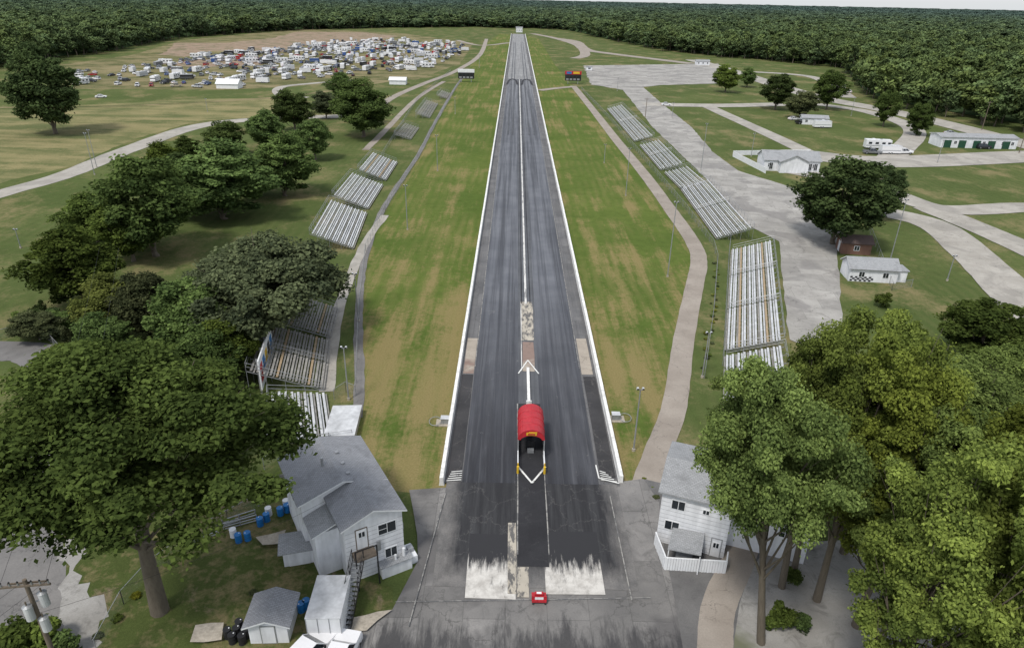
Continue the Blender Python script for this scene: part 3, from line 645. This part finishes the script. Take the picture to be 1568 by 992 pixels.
# ------------------------------------------------------------ vehicles
def vehicle(kind,pm):
    b=MB()
    def wheels(xs,w,r=.36):
        for x in xs:
            for s_ in(-1,1):
                b.tube((x,s_*(w/2-.22),r),(x,s_*(w/2+.01),r),r,r,RUBBER,14); b.tube((x,s_*(w/2+.012),r),(x,s_*(w/2+.03),r),r*.55,r*.5,STEEL,10)
    def cab(prof,w,wt):
        (x0,z0),(x1,z1),(x2,z2),(x3,z3)=prof; h=w/2;t=wt/2
        P=[(x0,-h,z0),(x1,-h,z1),(x2,-t,z2),(x3,-t,z3),(x0,h,z0),(x1,h,z1),(x2,t,z2),(x3,t,z3)]
        for f in((0,1,2,3),(5,4,7,6),(1,5,6,2),(4,0,3,7)): b.poly([P[i] for i in f],GLASS)
        b.box(x3+.02,x2-.02,-t,t,z2-.04,z2+.05,pm)
        for i,j in((1,2),(0,3),(5,6),(4,7)): b.tube(P[i],P[j],.05,.05,pm,5)
        for s_ in(-1,1):
            m0=((x0+x1)/2,s_*h,z0); m1=((x3+x2)/2,s_*t,z2); b.tube(m0,m1,.045,.045,pm,5)
    if kind=='car':
        w=1.8
        pr=[(-2.3,.3),(2.25,.28),(2.32,.6),(2.15,.76),(.95,.93),(-1.55,.98),(-2.25,.93),(-2.36,.6)]
        b.prism(pr,'y',-w/2,w/2,pm)
        cab([(-1.6,.96),(1.0,.92),(.25,1.4),(-1.0,1.42)],1.66,1.2); wheels((-1.4,1.4),w,.33)
        for s_ in(-.6,.6): b.box(2.2,2.33,s_-.2,s_+.2,.55,.7,WH); b.box(-2.38,-2.3,s_-.2,s_+.2,.6,.8,RED)
    elif kind=='suv':
        w=1.9; b.prism([(-w/2,.35),(w/2,.35),(w/2+.02,.8),(w/2-.06,1.08),(-w/2+.06,1.08),(-w/2-.02,.8)],'x',-2.35,2.3,pm); cab([(-2.3,1.08),(1.2,1.08),(.55,1.72),(-2.1,1.75)],1.76,1.4); wheels((-1.45,1.45),w,.38)
        for s_ in(-.65,.65): b.box(2.303,2.34,s_-.2,s_+.2,.7,.9,WH)
        b.box(2.303,2.33,-.4,.4,.55,.85,BLACK)
    elif kind=='pickup':
        w=1.95; sec=lambda z:[(-w/2,.45),(w/2,.45),(w/2+.02,.85),(w/2-.06,z),(-w/2+.06,z),(-w/2-.02,.85)]
        b.prism(sec(1.12),'x',.2,2.85,pm); b.box(-.98,.197,-.97,.97,.45,1.1,pm)
        b.box(-2.9,-.983,-.97,.97,.45,.65,pm); b.box(-2.9,-.983,-.97,-.88,.653,1.2,pm); b.box(-2.9,-.983,.88,.97,.653,1.2,pm); b.box(-2.9,-2.82,-.877,.877,.653,1.2,pm); b.box(-2.8,-1,-.87,.87,.655,.67,BLACK)
        cab([(-.98,1.12),(1.3,1.13),(.6,1.82),(-.85,1.82)],1.8,1.45); wheels((-1.85,1.85),w,.42)
        b.box(2.853,2.95,-.9,.9,.45,.65,STEEL); b.box(2.853,2.9,-.5,.5,.7,1.0,BLACK)
        for s_ in(-.75,.75): b.box(2.853,2.9,s_-.17,s_+.17,.75,1.0,WH)
        for s_ in(-1.12,1.0): b.box(.9,1.05,s_,s_+.12,1.15,1.4,BLACK)
    elif kind=='rv':
        w=2.45; b.prism([(-4.2,.5),(3.2,.5),(4.4,.6),(4.4,1.3),(3.8,1.6),(4.2,2.2),(4.1,3.1),(-4.2,3.15)],'y',-w/2,w/2,pm)
        b.poly([(3.83,-1.1,1.66),(3.83,1.1,1.66),(4.22,1.1,2.2),(4.22,-1.1,2.2)],GLASS)
        for s_ in(-1,1):
            for x0 in(-3.4,-1.2,1.0,2.9): b.box(x0,x0+1.1,s_*w/2-.02,s_*w/2+.02,1.7,2.4,GLASS)
            b.box(-4.1,4,s_*w/2-.015,s_*w/2+.015,1.1,1.35,STEEL)
        b.box(-2,-1.2,-.4,.4,3.13,3.4,WH); b.box(.6,1.2,-.3,.3,3.12,3.3,STEEL); wheels((-2.5,2.8),w,.42)
    else:
        w=2.3; b.box(-3.4,3.0,-w/2,w/2,.45,2.75,pm); b.box(-3.42,3.02,-w/2-.02,w/2+.02,2.753,2.82,ALU); b.prism([(3.003,.45),(3.6,.45),(3.3,2.7),(3.003,2.75)],'y',-.9,.9,pm)
        b.box(-3.3,2.9,-w/2-.015,-w/2-.003,1.2,1.4,STEEL); b.box(-.4,.5,-.4,.4,2.823,3.05,WH); wheels((-.8,.1),w,.36); b.tube((3.6,0,.5),(4.6,0,.5),.06,.06,BLACK)
    me=bpy.data.meshes.new(kind+'_mesh'); me.from_pydata(b.v,[],b.f)
    for m in b.mats: me.materials.append(m)
    me.polygons.foreach_set('material_index',b.m); me.update(); return me
VN={'car':'parked_car','suv':'parked_suv','pickup':'parked_pickup_truck','rv':'parked_motorhome','tr':'parked_enclosed_trailer'}
VM={}
def veh(kind,ci,loc,rot):
    if (kind,ci) not in VM: VM[(kind,ci)]=vehicle(kind,CARC[ci])
    return place(VN[kind],VM[(kind,ci)],(loc[0],loc[1],.03),rot)
def inside(p,poly):
    c=False;n=len(poly)
    for i in range(n):
        x1,y1=poly[i];x2,y2=poly[(i+1)%n]
        if (y1>p[1])!=(y2>p[1]) and p[0]<(x2-x1)*(p[1]-y1)/(y2-y1)+x1: c=not c
    return c
zones=[(px(110,112,280,92,420,88,450,96,420,128,330,134,115,134),.62),(px(280,92,300,84,470,72,620,64,715,68,705,84,660,105,560,116,430,124,420,100),.72),(px(380,78,520,62,640,62,600,72,400,84),.5)]
rv=random.Random(3)
for poly,dens in zones:
    xs=[p[0] for p in poly];ys=[p[1] for p in poly]; y=min(ys)
    while y<max(ys):
        x=min(xs)
        while x<max(xs):
            k=rv.choices(['car','suv','pickup','rv','tr'],[5,5,4.5,3.2,3.2])[0]
            st={'car':4.2,'suv':4.5,'pickup':4.8,'rv':7,'tr':7}[k]
            if rv.random()<dens*.8 and inside((x,y),poly):
                ci=0 if k in('rv',) else rv.choices(range(7),[5 if k!='tr' else 9,2,2.5,1,1,2,.6])[0]
                veh(k,ci,(x+rv.uniform(-1,1),y+rv.uniform(-3,3)),rv.choice((1,0,1,1))*math.pi/2+rv.uniform(-.4,.4)+rv.choice((0,math.pi)))
            x+=st
        y+=10.5
veh('pickup',0,G(470,1014),math.radians(62)); veh('suv',0,G(520,1018),math.radians(80))
for u,v,k,c,r in((1292,135,'suv',0,1.2),(1300,142,'car',0,1.4),(1342,228,'rv',0,-.1),(1362,236,'tr',0,0),(1335,236,'pickup',5,-.2),(1228,190,'pickup',2,.2),(1258,196,'tr',0,0),(1383,236,'pickup',0,.1),(1215,184,'car',0,.3),(1455,206,'car',1,0),(1447,212,'suv',0,.3),(1288,140,'car',4,1.4),(1505,228,'suv',2,0),(1020,162,'car',0,0),(655,104,'rv',0,.2),(712,78,'tr',0,.2),(155,150,'car',0,.4)): veh(k,c,G(u,v),r)
# ------------------------------------------------------------ trees
def barkmat():
    m,t=M('bark'); n=t.noise(t.pos((3,3,.5),obj=True),2,6,.7); t.out(t.mix(n,(.05,.04,.03),(.2,.17,.13)),.95,bump=n,bs=.8,bd=.05); return m
BARK=barkmat()
def leafmat(name,c,far=False):
    m,t=M(name)
    at=t.n('ShaderNodeAttribute',attribute_name='tone'); r=t.n('ShaderNodeObjectInfo').outputs['Random']
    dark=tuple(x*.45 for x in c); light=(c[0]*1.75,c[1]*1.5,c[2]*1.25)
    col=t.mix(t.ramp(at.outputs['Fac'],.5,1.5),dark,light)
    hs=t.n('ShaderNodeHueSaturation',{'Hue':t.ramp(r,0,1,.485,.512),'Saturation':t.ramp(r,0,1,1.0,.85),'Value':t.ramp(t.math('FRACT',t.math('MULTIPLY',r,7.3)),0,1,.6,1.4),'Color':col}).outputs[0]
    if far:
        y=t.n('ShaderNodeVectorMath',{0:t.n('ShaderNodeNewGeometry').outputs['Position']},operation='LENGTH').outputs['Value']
        hs=t.mix(t.ramp(y,500,3500,0,.8),hs,(.10,.148,.14))  # aerial haze painted into the leaf colour, bluer and paler with distance
    d=t.n('ShaderNodeBsdfDiffuse',{'Color':hs}); tr=t.n('ShaderNodeBsdfTranslucent',{'Color':hs})
    mx=t.n('ShaderNodeMixShader',{0:.33,1:d.outputs[0],2:tr.outputs[0]})
    t.n('ShaderNodeOutputMaterial',{0:d.outputs[0] if far else mx.outputs[0]}); return m
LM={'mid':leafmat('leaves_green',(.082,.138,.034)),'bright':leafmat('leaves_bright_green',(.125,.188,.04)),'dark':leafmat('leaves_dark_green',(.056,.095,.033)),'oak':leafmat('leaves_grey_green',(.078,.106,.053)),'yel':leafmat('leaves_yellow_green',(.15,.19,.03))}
LF=leafmat('haze_tinted_foliage',(.075,.122,.045),True)
def tree_mesh(name,seed,h,R,cb,ncl,nleaf,ls,rc,leaf,limbs=12,trunk=.35,lean=0.0,rough=1.0):
    g=np.random.default_rng(seed); V=[];Fc=[];MI=[];tone=[]
    def tube(pts,rad,n=7):
        b=len(V)
        for i,p in enumerate(pts):
            for k in range(n):
                a=2*math.pi*k/n; V.append((p[0]+math.cos(a)*rad[i],p[1]+math.sin(a)*rad[i],p[2])); tone.append(1)
        for i in range(len(pts)-1):
            for k in range(n): Fc.append((b+i*n+k,b+i*n+(k+1)%n,b+(i+1)*n+(k+1)%n,b+(i+1)*n+k)); MI.append(0)
    cz=(cb+h)/2; rz=(h-cb)/2
    ax=g.normal(size=(9,3)); ax/=np.linalg.norm(ax,axis=1)[:,None]; am=g.uniform(-.3,.32,9)*rough
    d=g.normal(size=(ncl,3)); d/=np.linalg.norm(d,axis=1)[:,None]
    env=1+((np.clip(d@ax.T,0,1)**4)*am).sum(1)
    r=g.uniform(.12,1,ncl)**.45
    P=d*(r*env)[:,None]*np.array([R-rc*.7,R-rc*.7,rz-rc*.5])
    tz=P[:,2]/rz; P[:,:2]*=(1-.28*np.clip(tz,0,1)-.05*np.clip(-tz,0,1))[:,None]
    P[:,2]+=cz
    tk=[(0,0,-.1),(lean*.3,g.normal()*.15,cb*.5),(lean,g.normal()*.3,cb+rz*.4),(lean*1.2,g.normal()*.5,cb+rz*1.3)]
    tube(tk,[trunk*1.25,trunk*.9,trunk*.65,trunk*.15],9)
    for i in range(min(limbs,ncl)):
        e=P[i]; s=np.array(tk[1])*(1-i/limbs)+np.array(tk[2])*(i/limbs); s[2]=max(s[2],cb*.55)
        mid=(s+e)/2+np.array([0,0,-.08*R]); q=trunk*.4
        tube([s,mid,e],[q,q*.6,q*.2],5)
        for k in range(2):
            e2=e+g.normal(size=3)*rc*.7; tube([mid,(mid+e2)/2,e2],[q*.4,q*.25,.02],4)
    n=ncl*nleaf; ci=np.repeat(np.arange(ncl),nleaf)
    dd=g.normal(size=(n,3)); dd/=np.linalg.norm(dd,axis=1)[:,None]
    crad=rc*g.uniform(.6,1.35,ncl)
    sub=g.normal(size=(ncl,7,3)); sub/=np.linalg.norm(sub,axis=2)[:,:,None]
    lum=1+.55*np.clip(np.einsum('ij,ikj->ik',dd,sub[ci]),0,1).max(1)**3-.25
    rr=g.uniform(0,1,n)**.42*crad[ci]*lum
    out=g.uniform(0,1,n)<.07; rr[out]*=1.3
    Q=P[ci]+dd*rr[:,None]*np.array([1,1,.7])
    N=dd*.8+np.array([0,0,.5])+g.normal(size=(n,3))*.7; N/=np.linalg.norm(N,axis=1)[:,None]
    T=np.cross(N,g.normal(size=(n,3))); T/=np.linalg.norm(T,axis=1)[:,None]; Bn=np.cross(N,T)
    s=ls*g.uniform(.55,1.35,n)[:,None]
    q=np.stack([Q+T*s*.62,Q+Bn*s*.36+T*s*.1,Q-T*s*.5,Q-Bn*s*.36+T*s*.1],1).reshape(-1,3)
    b=len(V); nv=b+4*n
    ct=g.uniform(.68,1.3,ncl)
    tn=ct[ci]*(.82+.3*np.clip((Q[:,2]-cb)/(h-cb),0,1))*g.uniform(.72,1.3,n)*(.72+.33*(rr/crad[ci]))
    me=bpy.data.meshes.new(name)
    nF=len(Fc)+n
    me.vertices.add(nv); me.vertices.foreach_set('co',np.concatenate([np.array(V,float).reshape(-1,3),q]).ravel())
    loops=np.concatenate([np.array(Fc).ravel(),np.arange(b,nv)]).astype(np.int32)
    me.loops.add(4*nF); me.loops.foreach_set('vertex_index',loops)
    me.polygons.add(nF); me.polygons.foreach_set('loop_start',np.arange(0,4*nF,4,dtype=np.int32))
    me.materials.append(BARK); me.materials.append(leaf)
    mi=np.ones(nF,np.int32); mi[:len(Fc)]=0; me.polygons.foreach_set('material_index',mi)
    me.update(calc_edges=True)
    a=me.attributes.new('tone','FLOAT','POINT'); a.data.foreach_set('value',np.concatenate([np.array(tone,float),np.repeat(tn,4)]).astype(np.float32))
    return me
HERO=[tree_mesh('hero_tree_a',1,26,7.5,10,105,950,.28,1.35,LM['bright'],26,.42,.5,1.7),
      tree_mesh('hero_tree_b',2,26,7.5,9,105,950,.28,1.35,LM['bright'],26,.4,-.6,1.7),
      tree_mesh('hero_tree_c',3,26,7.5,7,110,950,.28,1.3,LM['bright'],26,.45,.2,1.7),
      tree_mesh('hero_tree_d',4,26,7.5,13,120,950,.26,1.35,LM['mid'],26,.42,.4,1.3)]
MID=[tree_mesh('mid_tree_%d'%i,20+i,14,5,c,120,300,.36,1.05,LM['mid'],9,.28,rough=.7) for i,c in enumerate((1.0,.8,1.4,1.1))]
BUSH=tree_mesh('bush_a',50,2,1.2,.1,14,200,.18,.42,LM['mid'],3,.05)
def addtree(me,loc,R,h,R0,h0,leaf=None,name='deciduous_tree',rot=None,tilt=0):
    o=place(name,me,loc,rot if rot is not None else random.uniform(0,6.28),(R/R0,R/R0*random.uniform(.94,1.06),h/h0))
    if tilt: o.rotation_euler=(Matrix.Rotation(math.radians(tilt),3,'Y')@Matrix.Rotation(o.rotation_euler[2],3,'Z')).to_euler()
    if leaf: o.material_slots[1].link='OBJECT'; o.material_slots[1].material=LM[leaf]
    return o
def tpx(u,v,vt,hw,leaf='mid',name='deciduous_tree',me=None):
    x,y=G(u,v); yt=G(u,vt)[1]; h=H*(1-y/yt)
    dep=y*math.cos(PITCH)+(H-.6*h)*math.sin(PITCH); R=hw*dep/F*1.18
    h-=R*.25*y/80 if y<110 else 0
    return addtree(me or random.choice(MID),(x,y,0),R,h,5,14,leaf,name)
for a in((85,205,68,50,'dark'),(348,240,180,30,'dark'),(408,228,167,27,'mid'),(452,200,136,27,'dark'),(438,300,203,44,'mid'),(483,245,178,26,'mid'),
  (525,152,110,22,'mid'),(556,210,120,44,'mid'),(500,182,138,18,'oak'),(292,245,208,20,'mid'),(240,392,232,72,'mid'),(345,335,216,76,'mid'),(128,462,322,62,'mid'),(150,370,292,40,'mid'),(300,330,235,55,'dark'),(395,300,235,35,'mid'),(205,400,300,48,'mid'),
  (178,512,408,48,'yel'),(232,520,396,46,'oak'),(305,545,402,66,'mid'),(62,520,468,32,'oak'),(95,508,470,20,'mid'),(205,380,330,32,'mid'),(560,190,135,22,'mid'),(170,560,470,42,'mid'),(262,300,215,34,'mid'),(330,600,480,52,'mid'),(120,600,520,60,'mid'),(350,580,470,50,'mid'),
  (1276,374,234,70,'dark'),(1110,142,98,18,'mid'),(1143,134,103,12,'mid'),(1187,168,110,23,'dark'),(1225,182,135,24,'oak'),(1265,168,104,22,'mid'),(1352,194,136,17,'mid'),(1403,208,152,18,'mid'),(1345,335,250,28,'dark'),
  (1492,560,440,62,'mid')): tpx(*a)
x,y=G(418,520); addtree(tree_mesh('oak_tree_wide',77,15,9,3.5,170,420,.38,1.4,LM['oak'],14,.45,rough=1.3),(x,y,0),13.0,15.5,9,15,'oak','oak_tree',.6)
def hero(x,y,vt,R,k=0,leaf='bright',rot=None,u=1300,h=None,tilt=0):
    if h is None: h=H*(1-(y+.5*R)/G(u,vt)[1])
    addtree(HERO[k],(x,y,0),R,h,7.5,26,leaf,rot=rot,tilt=tilt)
x,y=G(245,935); hero(x,y,500,10.4,3,'mid',.4,230); hero(-36,54,550,7.5,3,'mid',2.0,80)
x,y=G(1165,985); hero(x,y,535,4.9,3,u=1150,tilt=-10); x,y=G(1182,900); hero(x+.8,y,500,4.6,3,u=1180,tilt=-3); hero(x+.4,y+8,540,4.0,0,u=1130,tilt=-6)
x,y=G(1250,920); hero(x,y,480,5.2,0,u=1260); x,y=G(1310,960); hero(x,y,545,5,2,u=1350); x,y=G(1228,905); hero(x,y+2,520,4.6,1,u=1230)
hero(30.5,47,462,5.6,1,u=1310);hero(38,50,530,6.2,2,u=1450);hero(34,38,590,5.6,0,rot=3,u=1480);hero(25,30,650,4.8,1,rot=1,u=1450);hero(30.5,31,640,5.2,2,rot=5,u=1540);hero(42,41,550,6,0,u=1560);hero(47,56,535,6,1,u=1568);hero(28,36,620,4.5,1,rot=2,u=1400)
for u,v,s in((60,1000,2.0),(20,1010,2.2),(95,1012,1.6)): addtree(BUSH,(*G(u,v),0),1.2*s,1.4*s,1.2,2,'mid','wild_bush')
for u,v,s in((1210,892,.9),(1195,955,1.1),(1225,962,.8),(1180,962,.7),(1400,520,1.5),(1350,470,1.4)):
    addtree(BUSH,(*G(u,v),0),1.2*s,1.9*s,1.2,2,'mid','garden_bush')
for i in range(30):
    u,v=random.choice(((60,500),(100,520),(40,490),(150,530),(330,570),(360,610),(380,640),(400,500),(70,470),(270,560),(300,640),(330,700)))
    addtree(BUSH,(*G(u+random.uniform(-30,30),v+random.uniform(-15,15)),0),random.uniform(1,2.4),random.uniform(1.2,3),1.2,2,random.choice(('mid','oak','dark')),'wild_bush')
for poly in (px(150,1000,190,925,230,880,300,828,350,800,440,752),px(342,806,392,790),px(480,880,545,945),px(500,870,470,800),px(1075,578,1092,480,1098,400),px(380,900,440,900),px(985,730,1010,780)):
    for i in range(len(poly)-1):
        a=Vector(poly[i]);c=Vector(poly[i+1]); k=max(2,int((c-a).length/1.6))
        for j in range(k):
            p=a.lerp(c,(j+random.random())/k); s=random.uniform(.15,.4)
            addtree(BUSH,(p.x+random.uniform(-.6,.6),p.y+random.uniform(-.6,.6),0),s*1.4,s*1.1,1.2,2,random.choice(('yel','mid','oak')),'weed_clump')
# ---- forest (instanced)
edge=[(-400,150),(-150,122),(0,104),(60,98),(110,88),(180,80),(270,60),(450,47),(560,44),(730,42),(780,44),(810,44),(860,46),(930,62),(1010,78),(1100,88),(1200,96),(1290,106),(1312,138),(1340,158),(1400,172),(1480,188),(1568,204),(1750,238),(2000,290)]
ea=[];ed=[]
for u,v in edge:
    x,y=G(u,v); ea.append(math.atan2(x,y)); ed.append(math.hypot(x,y))
ea=np.array(ea);ed=np.array(ed); o_=np.argsort(ea); ea=ea[o_];ed=ed[o_]
g=np.random.default_rng(5); pts=[];scl=[]
r=180.0
while r<8400:
    s=8.2 if r<600 else 8.2+(r-600)*.0095
    na=int(1.9*r/s)
    az=-.95+1.9*(np.arange(na)+g.uniform(-.5,.5,na))/na
    rr=r+g.uniform(-.6,.6,na)*s
    ok=rr>np.interp(az,ea,ed)+g.uniform(-6,6,na)
    az=az[ok];rr=rr[ok]
    hk=g.uniform(.75,1.25,len(az)); wk=s/7.5*g.uniform(.8,1.25,len(az))
    pts.append(np.stack([np.sin(az)*rr,np.cos(az)*rr,-rr*rr/1.1e7],1))
    scl.append(np.stack([wk,wk,hk*.95],1)); r+=s*.9
pts=np.concatenate(pts);scl=np.concatenate(scl)
col=bpy.data.collections.new('forest_tree_prototypes')
for i in range(5):
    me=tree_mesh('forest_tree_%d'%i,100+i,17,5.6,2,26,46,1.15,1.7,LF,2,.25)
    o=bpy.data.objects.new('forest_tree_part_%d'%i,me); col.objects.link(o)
me=bpy.data.meshes.new('forest_points'); me.from_pydata(pts.tolist(),[],[])
a=me.attributes.new('scl','FLOAT_VECTOR','POINT'); a.data.foreach_set('vector',scl.astype(np.float32).ravel())
a=me.attributes.new('rot','FLOAT_VECTOR','POINT'); a.data.foreach_set('vector',np.stack([np.zeros(len(pts)),np.zeros(len(pts)),g.uniform(0,6.28,len(pts))],1).astype(np.float32).ravel())
fo=bpy.data.objects.new('forest',me); S.collection.objects.link(fo)
ng=bpy.data.node_groups.new('scatter','GeometryNodeTree')
ng.interface.new_socket('Geometry',in_out='INPUT',socket_type='NodeSocketGeometry'); ng.interface.new_socket('Geometry',in_out='OUTPUT',socket_type='NodeSocketGeometry')
gi=ng.nodes.new('NodeGroupInput');go=ng.nodes.new('NodeGroupOutput'); cinf=ng.nodes.new('GeometryNodeCollectionInfo'); cinf.inputs['Collection'].default_value=col; cinf.inputs['Separate Children'].default_value=True; cinf.inputs['Reset Children'].default_value=True
iop=ng.nodes.new('GeometryNodeInstanceOnPoints'); iop.inputs['Pick Instance'].default_value=True
def na_(nm):
    n=ng.nodes.new('GeometryNodeInputNamedAttribute'); n.data_type='FLOAT_VECTOR'; n.inputs[0].default_value=nm; return n.outputs[0]
rvn=ng.nodes.new('FunctionNodeRandomValue'); rvn.data_type='INT'; rvn.inputs[4].default_value=0; rvn.inputs[5].default_value=4
L=ng.links.new; L(gi.outputs[0],iop.inputs['Points']); L(cinf.outputs[0],iop.inputs['Instance']); L(na_('rot'),iop.inputs['Rotation']); L(na_('scl'),iop.inputs['Scale']); L(rvn.outputs[2],iop.inputs['Instance Index']); L(iop.outputs[0],go.inputs[0])
md=fo.modifiers.new('scatter','NODES'); md.node_group=ng
m,t=M('forest_floor_canopy'); p=t.pos(); c_=t.mix(t.ramp(t.noise(p,.06,6,.7),.4,.65),(.03,.05,.022),(.065,.1,.045)); t.out(c_,1,spec=0)
aa=np.linspace(-.95,.95,160); v=[];f=[]
rs=[25,60,200,600,2000,5000,7600]
for k,rk in enumerate(rs):
    for a_ in aa:
        d0=float(np.interp(a_,ea,ed)); rr=min(d0+rk,8600); zz=0.3 if k==0 else 8.5-rr*rr/1.1e7
        v.append((math.sin(a_)*rr,math.cos(a_)*rr,zz))
n=len(aa)
for k in range(len(rs)-1):
    for i in range(n-1): f.append((k*n+i,k*n+i+1,(k+1)*n+i+1,(k+1)*n+i))
me=bpy.data.meshes.new('forest_understorey'); me.from_pydata(v,[],f); me.materials.append(m); o=bpy.data.objects.new('distant_forest_canopy',me); S.collection.objects.link(o)
# ------------------------------------------------------------ light, sky, camera
el,az=math.radians(58),math.radians(215)
w=bpy.data.worlds.new('World'); S.world=w; w.use_nodes=True; nt=w.node_tree; nt.nodes.clear()
sk=nt.nodes.new('ShaderNodeTexSky'); sk.sky_type='NISHITA'; sk.sun_disc=False; sk.sun_elevation=el; sk.sun_rotation=az; sk.air_density=1.0; sk.dust_density=1.5; sk.ozone_density=1
mxw=nt.nodes.new('ShaderNodeMix'); mxw.data_type='RGBA'; mxw.inputs[0].default_value=.6; mxw.inputs[7].default_value=(6.7,6.9,7.2,1); nt.links.new(sk.outputs[0],mxw.inputs[6])
bg=nt.nodes.new('ShaderNodeBackground'); bg.inputs[1].default_value=.15; ou=nt.nodes.new('ShaderNodeOutputWorld'); nt.links.new(mxw.outputs[2],bg.inputs[0]); nt.links.new(bg.outputs[0],ou.inputs[0])
sd=Vector((math.sin(az)*math.cos(el),math.cos(az)*math.cos(el),math.sin(el)))
ld=bpy.data.lights.new('sun','SUN'); ld.energy=2.8; ld.angle=math.radians(11); ld.color=(1,.96,.9); lo=bpy.data.objects.new('sun',ld); S.collection.objects.link(lo); lo.rotation_euler=sd.to_track_quat('Z','Y').to_euler()
cd=bpy.data.cameras.new('camera'); cd.sensor_width=36; cd.lens=F/1568*36; cd.clip_end=20000; cd.clip_start=.5
co=bpy.data.objects.new('camera',cd); S.collection.objects.link(co); co.matrix_world=Matrix.Translation((0,0,H))@CAMR.to_4x4(); S.camera=co
S.view_settings.view_transform='Standard'; S.view_settings.look='None'; S.view_settings.exposure=0
